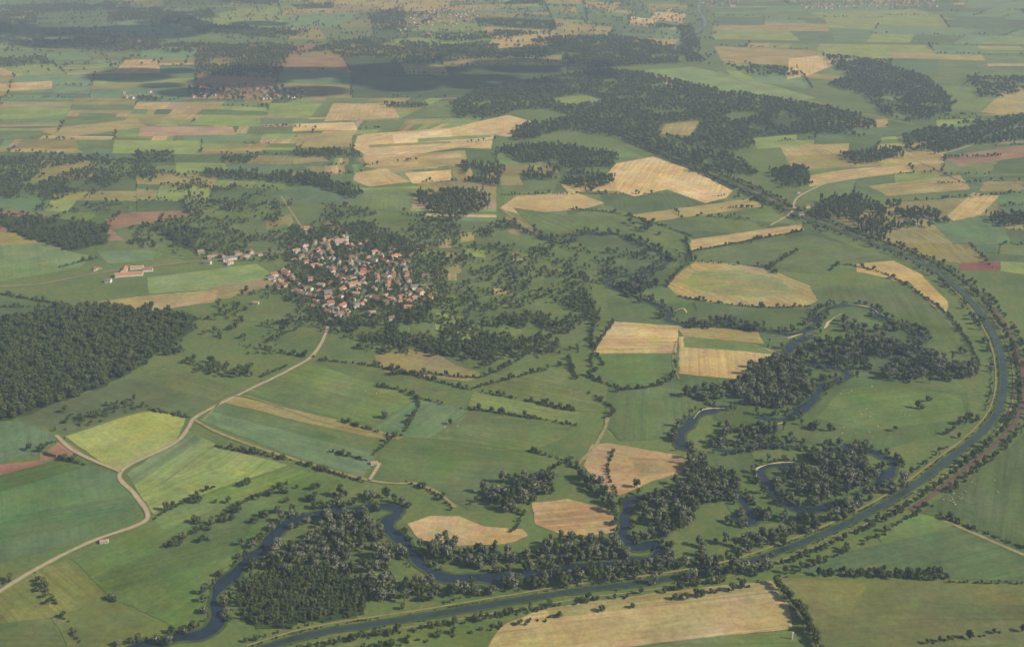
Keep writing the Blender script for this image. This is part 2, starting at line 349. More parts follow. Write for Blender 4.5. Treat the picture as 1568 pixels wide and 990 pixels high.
for px,c_ in [
 ([(560,205),(690,196),(778,176),(822,188),(800,214),(756,206),(752,228),(700,226),(640,236),(565,240),(540,226),(548,208)],Y1),
 ([(556,242),(712,230),(716,250),(600,264),(562,256)],O2),([(556,238),(640,235),(640,252),(560,256)],Y2),
 ([(600,206),(690,198),(694,212),(604,220)],(192,180,142)),
 ([(640,212),(750,206),(752,210),(640,218)],G3),([(565,222),(690,216),(690,219),(565,226)],O1),([(640,240),(705,234),(708,240),(640,246)],Y2),
 ([(620,265),(690,260),(692,276),(632,281)],Y1),([(545,264),(590,258),(627,278),(566,286),(540,276)],Y2),
 ([(510,158),(600,160),(612,180),(496,186)],Y2),([(450,190),(542,187),(548,199),(448,201)],Y1),([(455,205),(540,202),(538,225),(452,226)],O2),
 ([(215,194),(356,194),(362,206),(212,209)],(156,136,114)),([(280,208),(380,206),(382,214),(282,216)],T2),([(60,198),(210,182),(225,194),(90,212)],O2),
 ([(764,319),(792,300),(880,294),(926,311),(893,320),(796,328)],Y2),
 ([(944,250),(1000,240),(1064,262),(1122,292),(1112,303),(1080,311),(1022,290),(972,301),(945,292),(908,291)],Y1),
 ([(1000,268),(1060,280),(1110,300),(1080,308),(1020,288)],(190,176,136)),
 ([(860,283),(940,276),(945,292),(870,294)],Y2),([(960,330),(1150,304),(1172,316),(985,341)],O2),
 ([(1052,368),(1226,343),(1232,352),(1056,384)],Y2),([(1230,270),(1300,259),(1390,252),(1400,262),(1300,275),(1240,286)],Y2),
 ([(1330,285),(1470,268),(1486,290),(1360,300)],O2),([(1450,330),(1490,295),(1530,300),(1500,330),(1460,338)],Y2),([(1390,240),(1440,262),(1500,290),(1450,270)],RD),([(1440,240),(1568,222),(1568,240),(1470,255)],B1),([(1470,402),(1530,400),(1532,414),(1468,414)],RD),([(1532,400),(1568,402),(1568,420),(1532,415)],G3),
 ([(1065,400),(1120,402),(1182,414),(1240,438),(1252,460),(1230,471),(1150,469),(1080,462),(1035,450),(1021,437),(1042,416)],(148,142,96)),
 ([(1066,415),(1130,414),(1190,426),(1222,450),(1150,456),(1080,446),(1042,434)],(120,132,84)),([(1060,425),(1180,430),(1195,436),(1080,432)],(140,138,92)),([(1060,438),(1190,444),(1205,450),(1100,446)],(136,134,90)),
 ([(1310,404),(1368,399),(1410,420),(1452,462),(1450,479),(1428,474),(1396,441),(1362,426),(1312,416)],Y2),
 ([(940,492),(1040,499),(1036,540),(910,542),(914,516)],Y2),([(935,500),(1038,505),(1038,516),(922,512)],(182,168,124)),([(910,543),(1036,541),(1040,570),(1008,590),(950,590),(908,568)],(84,110,62)),
 ([(1040,515),(1128,518),(1204,544),(1192,556),(1130,580),(1040,572)],Y2),([(1046,516),(1128,518),(1200,544),(1120,536),(1048,532)],G2),([(1036,497),(1160,508),(1170,526),(1046,514)],O2),
 ([(980,108),(1060,102),(1180,130),(1250,150),(1210,156),(1110,140),(1040,125),(990,118)],(108,136,86)),([(1005,118),(1025,116),(1045,135),(1030,138)],Y1),
 ([(1130,210),(1180,178),(1240,170),(1250,200),(1180,215)],DK),([(1020,190),(1070,185),(1060,208),(1010,205)],O2),([(1150,212),(1220,206),(1224,224),(1160,228)],G3),([(930,210),(960,200),(1010,205),(990,215)],G2),([(830,152),(900,146),(930,156),(860,164)],G3),
 ([(1208,90),(1280,82),(1300,90),(1240,115),(1205,122)],Y1),
 ([(760,55),(850,52),(850,68),(740,76)],Y2),([(0,128),(80,124),(80,136),(0,140)],Y2),([(20,85),(130,80),(140,92),(20,95)],T2),([(160,20),(300,10),(340,45),(200,55)],T2),([(330,20),(420,10),(450,25),(360,45)],G3),([(590,62),(720,50),(760,60),(640,74)],G3),([(1240,20),(1400,14),(1460,30),(1300,44)],G3),
 ([(415,300),(500,270),(560,295),(540,312),(430,318)],T1),([(160,336),(200,325),(340,322),(350,345),(170,348)],B1),([(210,348),(330,350),(270,365),(180,362)],O1),
 ([(-40,378),(60,372),(110,386),(142,392),(122,410),(-40,438)],(98,124,80)),([(150,390),(230,384),(290,402),(220,408)],G2),([(148,384),(240,382),(235,398),(165,404)],T2),
 ([(225,425),(392,404),(424,424),(340,442),(228,450)],(112,136,84)),([(320,440),(424,425),(440,436),(350,458),(325,456)],(126,122,90)),
 ([(115,466),(230,452),(335,443),(328,462),(236,476),(118,479)],O2),([(-40,455),(120,470),(115,480),(-40,492)],G1),([(230,466),(330,446),(332,458),(250,474)],(152,142,106)),
 ([(-40,640),(20,640),(90,667),(62,695),(-40,716)],T1),([(-40,716),(62,704),(66,709),(-40,738)],(132,98,82)),([(62,695),(96,672),(122,690),(104,701),(60,707)],(128,107,82)),
 ([(-40,738),(110,698),(136,712),(40,742),(-40,762)],(70,98,48)),([(-40,762),(40,742),(136,712),(180,726),(214,775),(200,802),(100,836),(-40,872)],(82,110,74)),([(-40,800),(195,758),(210,775),(200,790),(-40,835)],(76,104,68)),
 ([(100,668),(196,636),(240,627),(284,640),(270,676),(238,692),(186,721),(150,704)],(134,148,82)),
 ([(196,724),(290,661),(350,688),(442,712),(332,748),(236,788),(214,758)],(114,136,82)),([(214,756),(300,715),(380,722),(332,748),(236,788)],(122,142,86)),([(196,724),(290,661),(310,672),(205,742)],(98,124,84)),
 ([(90,660),(30,638),(160,592),(250,560),(370,596),(290,634),(235,625),(190,634),(100,664)],(80,97,62)),([(200,578),(252,562),(368,596),(330,614)],(90,106,64)),
 ([(306,642),(338,618),(480,655),(560,684),(574,702),(556,730),(430,692)],(92,118,86)),([(322,630),(338,618),(480,655),(560,684),(568,694),(470,668)],(84,108,70)),([(338,615),(365,607),(624,668),(600,676),(480,650)],(130,128,84)),
 ([(372,600),(472,556),(642,606),(572,650),(520,642)],(88,110,64)),([(420,580),(472,556),(642,606),(610,626)],(96,116,66)),([(480,552),(575,548),(720,590),(640,604),(560,582)],(86,105,62)),
 ([(572,545),(650,530),(702,560),(738,573),(716,584),(590,570)],(128,124,82)),([(650,530),(740,528),(850,540),(760,572),(700,560)],(86,105,60)),
 ([(574,654),(640,609),(720,627),(662,671),(600,668)],(88,114,80)),([(664,671),(722,628),(882,652),(862,672),(808,692)],(92,112,66)),([(700,650),(722,628),(882,652),(870,662)],(84,104,62)),([(720,590),(740,574),(860,560),(925,632),(880,628)],(90,108,62)),
 ([(725,600),(890,632),(880,650),(716,622)],(98,116,68)),([(560,735),(575,704),(600,672),(810,694),(880,702),(790,745),(720,780),(640,738)],(82,103,62)),
 ([(906,680),(932,678),(1062,701),(1050,722),(1000,736),(940,762),(918,742),(894,712)],(158,140,104)),([(960,700),(1062,702),(1052,718),(985,730)],(142,132,96)),
 ([(814,770),(870,764),(922,776),(952,800),(940,816),(870,822),(820,802)],(160,140,106)),([(624,802),(655,790),(702,790),(742,805),(800,810),(808,820),(780,832),(700,836),(642,826)],(162,146,106)),
 ([(-40,930),(50,872),(100,860),(168,915),(80,945),(-40,960)],(100,110,60)),([(80,945),(176,920),(280,972),(200,995),(110,1000)],(94,108,58)),([(-40,960),(78,945),(110,1010),(-40,1010)],(84,99,58)),
 ([(110,856),(232,792),(332,750),(450,716),(520,735),(500,760),(420,800),(360,860),(318,925),(280,965),(170,915)],(82,107,56)),([(232,792),(332,750),(450,716),(480,726),(340,775),(250,812)],(92,116,62)),([(140,886),(300,815),(390,800),(360,850),(180,905)],(76,100,56)),
 ([(480,1000),(600,966),(800,938),(765,958),(735,1005)],(88,106,60)),([(766,958),(832,932),(1000,908),(1180,888),(1206,925),(1214,962),(1100,974),(960,990),(935,1005),(740,1005)],(162,152,110)),([(766,970),(900,950),(1150,915),(1206,925),(1210,960),(1040,972),(900,985),(760,1000)],(152,143,102)),([(832,932),(1000,908),(1180,888),(1190,900),(1000,925),(850,945)],(140,136,92)),
 ([(950,998),(1080,975),(1214,966),(1240,1005),(940,1010)],(94,113,64)),([(1185,884),(1450,892),(1640,900),(1640,980),(1260,1005)],(94,104,64)),([(1188,884),(1330,892),(1300,940),(1230,950)],(104,110,68)),([(1400,920),(1640,930),(1640,950),(1390,950)],(86,98,60)),
 ([(1192,868),(1320,840),(1474,804),(1640,862),(1640,892),(1450,885),(1250,880)],(82,105,72)),([(1410,785),(1540,690),(1640,600),(1640,870),(1474,802)],(74,94,56)),([(1570,480),(1640,470),(1640,600),(1576,600)],G1),
 ([(1340,815),(1410,786),(1470,802),(1350,832)],(90,116,70)),
 ([(1150,560),(1300,590),(1480,600),(1490,650),(1350,690),(1180,675),(1090,640)],(76,98,56)),([(1290,595),(1360,590),(1470,605),(1480,640),(1330,660),(1250,640)],(86,110,62)),
 ([(1060,690),(1150,690),(1170,750),(1240,800),(1130,800)],(76,97,56)),([(930,600),(1010,592),(1080,600),(1070,630),(1040,670),(950,675),(925,650)],(82,104,62)),
 ([(785,318),(870,330),(930,315),(1060,365),(1048,395),(1000,380),(890,352),(830,362)],(86,106,62)),([(1240,360),(1380,398),(1300,402),(1260,420),(1180,410),(1060,398),(1056,386)],(88,106,66)),([(1260,440),(1390,430),(1440,480),(1500,560),(1440,560),(1400,500),(1330,465),(1270,460)],(80,99,58)),
 ([(1172,716),(1228,714),(1240,735),(1215,760),(1182,744)],(74,94,56)),
 ]: fld(px,c_)
# ---------------------------------------------------------------- houses
def rm(name,c): return simple(name,c,rough=0.85,var=0.35,scale=0.35)
roofs=[rm("roof_tiles_orange",(0.47,0.24,0.15)),rm("roof_tiles_red",(0.38,0.17,0.11)),rm("roof_tiles_brown",(0.26,0.17,0.12)),rm("roof_slate",(0.22,0.215,0.215)),rm("roof_tiles_weathered",(0.42,0.30,0.22))]
walls=[rm("render_white",(0.76,0.73,0.66)),rm("render_cream",(0.68,0.61,0.50)),rm("stone_wall",(0.50,0.45,0.37))]
M_win=simple("window_glass",(0.05,0.06,0.07),rough=0.2,var=0.1,spec=0.5); M_door=simple("door_wood",(0.12,0.07,0.04),var=0.1); M_chim=simple("chimney_brick",(0.30,0.17,0.12))
def house(L,W,he,hr,wl,rf,annex=False,wing=False):
    mb=MB()
    def part(x0,x1,W,he,hr,oy=0):
        mb.prism([(oy-W/2,0),(oy+W/2,0),(oy+W/2,he),(oy,he+hr),(oy-W/2,he)],x0,x1,0)
        o=0.5; s_=hr/(W/2); e=he-o*s_
        mb.prism([(oy-W/2-o,e+.03),(oy,he+hr+.03),(oy+W/2+o,e+.03),(oy+W/2+o,e+.33),(oy,he+hr+.38),(oy-W/2-o,e+.33)],x0-.4,x1+.4,1)
        for side in (-1,1):
            y=oy+side*(W/2+.04)
            for st in range(max(1,int(he//2.7))):
                z=0.95+st*2.8; n=max(2,int((x1-x0)/3.4))
                for k in range(n):
                    x=x0+(k+.5)*(x1-x0)/n
                    if st==0 and k==n//2: mb.box(x,y,0.02,1.1,.06,2.1,3)
                    else: mb.box(x,y,z,.9,.06,1.25,2)
        for side,x in ((-1,x0-.04),(1,x1+.04)):
            for st in range(max(1,int(he//2.7))):
                for yy in (-W/4,W/4): mb.box(x,oy+yy,0.95+st*2.8,.06,.9,1.2,2)
    part(-L/2,L/2,W,he,hr)
    mb.box(L*0.28,W*0.08,he+hr*0.6,0.9,0.7,hr*0.4+1.3,4); 
    if annex: part(L/2+.45,L/2+L*0.45,W*0.75,he*0.65,hr*0.6)
    if wing:
        i0=len(mb.v); part(-W*0.9,0,W*0.7,he*0.85,hr*0.6)
        for i in range(i0,len(mb.v)):
            x,y,z=mb.v[i]; mb.v[i]=(-L*0.2+y, -W/2+x-0.1, z)
    return mb.mesh("house_mesh",[walls[wl],roofs[rf],M_win,M_door,M_chim])
HT=[]
for k in range(22):
    L=U(10,20);W=U(8,11.5)
    HT.append((house(L,W,random.choice([4.2,5.8,6.2,6.8]),U(2.2,3.4),random.choice([0,0,0,1,1,2]),random.choice([0,0,1,1,4,2,4,3,4,2]) ,annex=k%3==0,wing=k%4==1),L,W))
placed=[]
def putHouse(p,ang,name="village_house",force=False,rad=16.5,t=None,s=None):
    if not force:
        for q2 in placed:
            if math.dist(p,q2[:2])<rad: return False
        for d in ((0,0),(3,0),(-3,0),(0,3),(0,-3)):
            if isblk((p[0]+d[0],p[1]+d[1])) : return False
    t=t or random.choice(HT); placed.append((p[0],p[1])); s=s or U(.75,1.2)
    obj(name,t[0],(p[0],p[1],0),ang,(s,s,s)); return True
for si,s in enumerate(streets+[[(300,400),(340,397),(400,388),(450,384),(490,373),(520,364)]]):
    pts=path(s,17)
    for i in range(len(pts)-1):
        a=math.atan2(pts[i+1][1]-pts[i][1],pts[i+1][0]-pts[i][0])
        for sd_ in (-1,1):
            if R()<.15: continue
            if si==9 and pts[i][0]<P(440,390)[0] and R()<0.45: continue
            off=U(11,17)*sd_; p=(pts[i][0]-math.sin(a)*off+U(-2,2),pts[i][1]+math.cos(a)*off+U(-2,2))
            putHouse(p,a+random.choice([0,0,0,math.pi/2])+U(-.12,.12))
core=PP([(478,372),(520,352),(560,366),(612,385),(645,440),(650,462),(600,470),(545,475),(500,482),(455,455),(440,440),(470,428),(520,430),(490,405),(440,402)])
bx=[p[0] for p in core];by=[p[1] for p in core]
for k in range(110):
    p=(U(min(bx),max(bx)),U(min(by),max(by)))
    if inside(p,core): putHouse(p,random.choice([.3,-1.2,.9,-.4])+U(-.1,.1),rad=22)
for px in [(392,466),(600,490),(330,392),(345,400),(657,440),(462,452),(318,404),(438,420),(865,272),(148,412),(166,432),(1222,296),(1216,322),(1236,318),(1226,330),(660,458),(520,484),(508,474),(352,404),(372,396),(308,388),(470,352),(505,345),(628,402),(650,425),(416,428),(430,440),(480,470),(570,482),(625,472)]:
    putHouse(P(*px),U(-.4,.4),name="country_house",force=True,t=HT[0] if R()<.3 else random.choice(HT))
def barn(L,W,he,hr,rf): return house(L,W,he,hr,0,rf)
fx,fy=P(198,422)
obj("farm_barn",barn(62,15,5,4.5,0),(fx,fy,0),0.22); obj("farm_barn",barn(34,13,4.5,4,0),(fx-22,fy+34,0),1.72); obj("farmhouse",barn(22,11,6,3.6,1),(fx+34,fy+32,0),0.2); obj("farm_barn",barn(30,12,4.5,3.5,4),(fx+2,fy+50,0),0.2)
for d in ((0,0),(20,4),(-20,-4),(-22,34),(34,32),(2,50),(-34,-8),(34,8),(0,20),(15,30)): block((fx+d[0],fy+d[1]),13)
for px in ((573,710),(160,830)):
    obj("field_shed",house(11,7,3,1.8,0,4),(*P(*px),0),0.2)
mb=MB()
mb.prism([(-7,0),(7,0),(7,9),(0,15),(-7,9)],-15,13,0); mb.prism([(-7.6,8.6),(0,15.1),(7.6,8.6),(7.6,9),(0,15.6),(-7.6,9)],-15.4,13.4,1)
mb.box(16.6,0,0,7,7,20,0); mb.box(16.6,0,20.02,7.6,7.6,.5,0); mb.box(16.6,0,20.54,7.2,7.2,13,3,taper=0.03)
for s_ in (-1,1):
    for k in range(5): mb.box(-12+k*5,s_*7.04,2.6,1.3,.1,4.2,2)
    mb.box(16.6,s_*3.54,14,1.6,.1,3,2); mb.box(16.6+s_*3.54,0,14,.1,1.6,3,2)
mb.box(20.14,0,0.02,.1,2.2,3.4,2)
chm=mb.mesh("church",[walls[1],roofs[4],M_win,roofs[3]]); cx,cy=P(522,374); obj("church",chm,(cx,cy,0),0.4)
for p in placed: block(p,6); block((p[0],p[1]-7),4)
block((cx,cy),20)
# ---------------------------------------------------------------- trees
def crown(h,crad,zlo,nl,nleaf,leaf,col=1,seed=0,colum=False):
    random.seed(100+seed); mb=MB(); zc=(zlo+h)/2; rz=(h-zlo)/2
    mb.tube((0,0,-0.3),(U(-.3,.3),U(-.3,.3),h*.45),h*.03,h*.018,1); lobes=[]
    for k in range(nl):
        while True:
            a=Vector((U(-1,1),U(-1,1),U(-1,1)))
            if a.length<1: break
        lr=crad*(U(.32,.55) if not colum else U(.55,.8))
        c=(a.x*(crad-lr*.7),a.y*(crad-lr*.7),zc+a.z*(rz-lr*.6)); lobes.append((c,lr))
        if k<5: mb.tube((0,0,h*U(.25,.42)),c,h*.012,h*.005,1,n=4)
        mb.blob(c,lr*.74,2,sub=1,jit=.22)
    for k in range(nleaf):
        c,lr=random.choice(lobes); d=Vector((U(-1,1),U(-1,1),U(-.75,1.1))).normalized()
        p=Vector(c)+d*lr*U(.75,1.22); n=(d+Vector((U(-1,1),U(-1,1),U(-1,1)))*.4).normalized(); u=n.orthogonal().normalized(); v=n.cross(u)
        t=U(0,6.28); u,v=u*math.cos(t)+v*math.sin(t),v*math.cos(t)-u*math.sin(t); s_=leaf*U(.5,1.25)
        mb.face([p+u*s_*U(.6,1),p+v*s_*U(.5,1),p-u*s_*U(.6,1),p-v*s_*U(.5,1)],0)
    return mb
trees=[("broadleaf",crown(15,5.6,3,10,280,1.2,seed=1),M_leaf),("broadleaf",crown(17,6.4,3,11,300,1.25,seed=2),M_leaf),("broadleaf",crown(12,5.4,2,9,260,1.1,seed=3),M_leaf),
 ("willow",crown(13,6.2,1.5,11,310,1.2,seed=4),M_wil),("willow",crown(15,5.2,2,11,300,1.15,seed=5),M_wil),
 ("poplar",crown(22,2.8,2,10,280,1.0,seed=6,colum=True),M_leaf),("shrub",crown(5,3.2,0.2,5,110,.9,seed=7),M_leaf),("shrub",crown(6.5,3.0,0.2,6,110,.9,seed=8),M_leaf),
 ("broadleaf",crown(15,6.0,3,7,80,2.1,seed=9),M_leaf),("broadleaf",crown(17,6.6,3,8,90,2.2,seed=10),M_leaf)]
random.seed(11)
TC=bpy.data.collections.new("tree_kinds"); TM=[]
for i,(nm,mb_,mt) in enumerate(trees):
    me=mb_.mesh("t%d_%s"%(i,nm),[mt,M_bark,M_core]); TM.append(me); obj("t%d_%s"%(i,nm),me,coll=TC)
HC=bpy.data.collections.new("house_kinds")
for i in range(9): obj("h%d"%i,HT[i][0],coll=HC)
def gn(name,coll):
    ng=bpy.data.node_groups.new(name,'GeometryNodeTree')
    ng.interface.new_socket('Geometry',in_out='INPUT',socket_type='NodeSocketGeometry'); ng.interface.new_socket('Geometry',in_out='OUTPUT',socket_type='NodeSocketGeometry')
    N=ng.nodes; i=N.new('NodeGroupInput');o=N.new('NodeGroupOutput'); ci=N.new('GeometryNodeCollectionInfo'); ci.inputs[0].default_value=coll
    ci.inputs['Separate Children'].default_value=True; ci.inputs['Reset Children'].default_value=True
    ip=N.new('GeometryNodeInstanceOnPoints'); ip.inputs['Pick Instance'].default_value=True
    def na(nm,ty):
        x=N.new('GeometryNodeInputNamedAttribute'); x.data_type=ty; x.inputs['Name'].default_value=nm; return x.outputs['Attribute']
    L=ng.links.new
    L(i.outputs[0],ip.inputs['Points']); L(ci.outputs[0],ip.inputs['Instance']); L(na('idx','INT'),ip.inputs['Instance Index']); L(na('rot','FLOAT_VECTOR'),ip.inputs['Rotation']); L(na('scl','FLOAT_VECTOR'),ip.inputs['Scale']); L(ip.outputs[0],o.inputs[0])
    return ng
GT=gn("tree_scatter",TC); GH=gn("house_scatter",HC)
total=0
def scatter(name,pts,ng=None):
    global total
    if not pts: return
    total+=len(pts)
    me=bpy.data.meshes.new(name); me.from_pydata([(p[0],p[1],p[5] if len(p)>5 else 0) for p in pts],[],[])
    a=me.attributes.new('idx','INT','POINT'); a.data.foreach_set('value',[(8+(p[2]&1) if (ng is None and p[1]>3500 and p[2]<=2) else p[2]) for p in pts])
    a=me.attributes.new('scl','FLOAT_VECTOR','POINT'); a.data.foreach_set('vector',[x for p in pts for x in (p[3]*U(.9,1.12),p[3]*U(.9,1.12),p[3]*p[4])])
    a=me.attributes.new('rot','FLOAT_VECTOR','POINT'); a.data.foreach_set('vector',[x for p in pts for x in (U(-.06,.06),U(-.06,.06),U(0,6.28))])
    o=obj(name,me); m=o.modifiers.new("scatter",'NODES'); m.node_group=ng or GT
BL=[0,1,2];WI=[3,4,0,3,2,4,0];SH=[6,7];OR=[2,0,7,6,2,7]
holes=[PP(h) for h in ([(1015,190),(1075,184),(1066,210),(1004,207)],[(1150,210),(1222,205),(1226,225),(1158,229)],[(830,151),(900,145),(932,156),(860,165)],[(1110,178),(1150,170),(1160,180),(1120,188)],[(1230,110),(1290,108),(1300,122),(1240,126)])]
def fill(poly,sp,kinds,s0,s1,dens=1.0,nz=0.0,world=False,zs=1.0,chk=True,regular=0.45):
    pts=poly if world else PP(poly); X=[p[0] for p in pts];Y=[p[1] for p in pts]; out=[]
    x=min(X)
    while x<max(X):
        y=min(Y)
        while y<max(Y):
            p=(x+U(-regular,regular)*sp,y+U(-regular,regular)*sp); y+=sp
            if R()>dens: continue
            if nz and noise.noise((p[0]*.012,p[1]*.012,3.3))+.5*noise.noise((p[0]*.04,p[1]*.04,7.3))<nz-0.5: continue
            if not inside((p[0]+noise.noise((p[0]*.05,p[1]*.05,0))*16,p[1]+noise.noise((p[0]*.05,p[1]*.05,5))*16),pts): continue
            if chk and isblk(p): continue
            if p[1]>3700 and any(inside(p,h) for h in holes): continue
            out.append((p[0],p[1],random.choice(kinds),U(s0,s1),zs*U(.85,1.2)))
        x+=sp
    return out
def line(pts,sp,kinds,s0,s1,wd=2.5,gap=0.12,world=False,chk=True):
    pts=pts if world else cr(PP(pts),4) if len(pts)>2 else PP(pts); out=[]
    for p in resample(pts,sp):
        if noise.noise((p[0]*.02,p[1]*.02,2.2))<-0.5+gap*2: 
            if R()<.7: continue
        if R()<gap: continue
        p=(p[0]+U(-wd,wd),p[1]+U(-wd,wd))
        if chk and isblk(p): continue
        out.append((p[0],p[1],random.choice(kinds),U(s0,s1),U(.85,1.2)))
    return out
def wood(name,px,sp,kinds,s0,s1,floor=True,**k):
    if floor: FL.add(PP(px),alb((56,74,42)),jit=6,row=0.0)
    scatter(name,fill(px,sp,kinds,s0,s1,**k))
wood("forest",[(-60,500),(60,480),(150,470),(235,476),(300,488),(290,512),(250,535),(215,562),(160,592),(20,642),(-60,650)],10.5,BL,.75,1.3)
wood("woodland_belt",[(240,505),(300,498),(330,530),(380,560),(395,582),(350,588),(300,565),(255,545)],10,BL,.6,.95,nz=.22,floor=False)
wood("woodland_belt",[(0,330),(90,335),(170,345),(165,372),(110,385),(40,365),(0,345)],12,BL,.7,1.0,nz=.2)
for px in ([(690,160),(730,140),(850,118),(930,108),(985,112),(1050,128),(1120,142),(1220,158),(1300,172),(1345,190),(1320,212),(1240,205),(1180,215),(1130,232),(1080,228),(1020,212),(960,210),(905,190),(850,170),(800,168),(740,185),(700,180)],
           [(870,200),(950,212),(1080,265),(1160,270),(1130,240),(1060,225),(960,205),(880,180),(790,195),(790,215)],
           [(1260,85),(1330,92),(1420,120),(1462,160),(1450,178),(1390,188),(1350,176),(1330,150),(1270,130),(1290,115)],
           [(800,60),(940,55),(1060,75),(1080,95),(960,102),(870,110),(860,80)],
           [(1040,40),(1060,38),(1075,80),(1050,85)],
           [(1380,208),(1470,190),(1570,178),(1620,180),(1620,212),(1500,222),(1430,238),(1390,232)]):
    wood("forest",px,17,BL+[0],.85,1.4,zs=.9,nz=.2,floor=False)
for px in ([(0,58),(120,52),(300,68),(420,74),(410,84),(280,82),(140,78),(0,70)],[(430,78),(560,60),(700,72),(820,70),(860,90),(700,92),(520,88)],[(250,15),(330,40),(480,50),(430,60),(320,52),(230,30)],[(560,22),(620,12),(620,45),(580,48)],[(0,10),(200,4),(200,14),(0,24)],[(640,58),(760,48),(850,50),(700,66)],[(1110,100),(1200,104),(1230,118),(1150,116)],[(1480,120),(1620,118),(1620,150),(1500,150)]):
    wood("distant_forest",px,22,[0,1],1.0,1.5,zs=.85,nz=.35,floor=False)
scatter("distant_scrub",fill([(-60,0),(1100,-10),(1100,100),(850,100),(700,75),(-60,120)],32,BL,.8,1.3,dens=.5,nz=.75))
for px in ([(282,135),(390,132),(470,142),(460,156),(380,158),(300,152)],): wood("distant_orchard",px,24,OR,1.0,1.4,dens=.5,floor=False)
wood("forest",[(-60,238),(60,236),(150,238),(240,252),(240,275),(150,290),(60,300),(-60,290)],14,BL+[7],.6,1.1,nz=.5,floor=False)
wood("scrub_woodland",[(-60,290),(100,280),(250,262),(330,282),(400,290),(410,302),(330,330),(200,320),(60,330),(-60,325)],13,BL+[7,6],.5,1.0,nz=.6,floor=False)
for px in ([(705,252),(772,256),(764,288),(712,278)],[(755,228),(850,222),(946,238),(940,256),(850,258),(800,250)],[(640,298),(690,292),(745,296),(752,318),(700,338),(650,322)],[(450,232),(545,228),(550,238),(456,243)],[(782,205),(818,192),(828,212),(790,216)],
   [(310,262),(400,266),(480,268),(555,296),(545,306),(480,286),(400,278),(315,272)],[(1264,302),(1310,300),(1350,318),(1378,352),(1352,368),(1300,352),(1240,330)],[(1352,312),(1440,325),(1446,345),(1384,352),(1372,330)],[(1288,238),(1380,228),(1382,242),(1306,255)],[(1175,262),(1236,256),(1240,284),(1200,290)],[(1505,332),(1620,326),(1620,348),(1520,348)],[(965,340),(1002,342),(1000,354),(970,356)],[(800,262),(855,262),(850,276),(810,276)],[(900,296),(935,282),(940,272),(880,262),(860,280)]):
    wood("poplar_grove",px,12.5,[0,5,1],.8,1.15,nz=.25,floor=False)
# village surroundings
FL.add(PP([(170,352),(420,305),(620,325),(760,345),(830,385),(905,430),(920,500),(880,540),(800,548),(700,545),(600,530),(480,498),(330,490),(330,460),(440,432),(420,402),(300,396),(210,380)]),alb((86,104,62)),jit=6,row=0.1)
for k in range(110):
    c_=(U(230,880),U(335,520)); wd=U(6,22); hh=U(2.5,7); sl=U(-.3,.3)
    q_=[(c_[0]-wd,c_[1]-hh+sl*wd),(c_[0]+wd,c_[1]-hh-sl*wd),(c_[0]+wd*1.1,c_[1]+hh-sl*wd),(c_[0]-wd*.9,c_[1]+hh+sl*wd)]
    if 330<c_[0]<470 and c_[1]>395: continue
    if c_[0]<330 and c_[1]>380: continue
    if c_[0]>600 or c_[1]<360 or c_[0]<440: fld(q_,random.choice([G2,G3,O1,G2,G1,O2]))
scatter("orchard",fill([(170,352),(420,305),(620,325),(760,345),(830,385),(905,430),(920,500),(880,540),(800,548),(700,545),(600,530),(480,498),(330,490),(330,460),(440,432),(420,402),(300,396),(210,380)],11.5,OR,.45,1.0,dens=.85,nz=.42))
scatter("garden_trees",fill([(440,350),(560,340),(680,390),(690,460),(620,500),(500,500),(420,450),(440,420)],8,OR,.4,.85,dens=.85))
scatter("woodland_edge",fill([(500,470),(560,480),(640,478),(700,500),(860,470),(900,440),(920,500),(860,545),(700,548),(560,540),(490,500)],10.5,BL+SH,.5,.95,dens=.95,nz=.48))
wood("woodland_belt",[(530,495),(600,495),(680,520),(735,535),(770,556),(740,566),(690,545),(610,530),(550,520)],10.5,BL,.6,.95,nz=.25,floor=False)
scatter("orchard",fill([(330,490),(500,480),(520,500),(480,500),(440,505),(360,498)],12,OR,.5,.9,dens=.7,nz=.3))
scatter("orchard",fill([(100,640),(190,612),(235,622),(130,652),(90,662)],10,OR,.5,.9,dens=.6))
scatter("orchard",fill([(270,515),(420,490),(500,505),(470,545),(400,560),(330,520)],12,OR,.5,1.0,dens=.7,nz=.65))
scatter("riverside_scrub",fill([(640,335),(800,340),(830,360),(1010,395),(1000,430),(930,440),(870,420),(800,372)],12,OR+[3],.5,1.1,dens=.8,nz=.52))
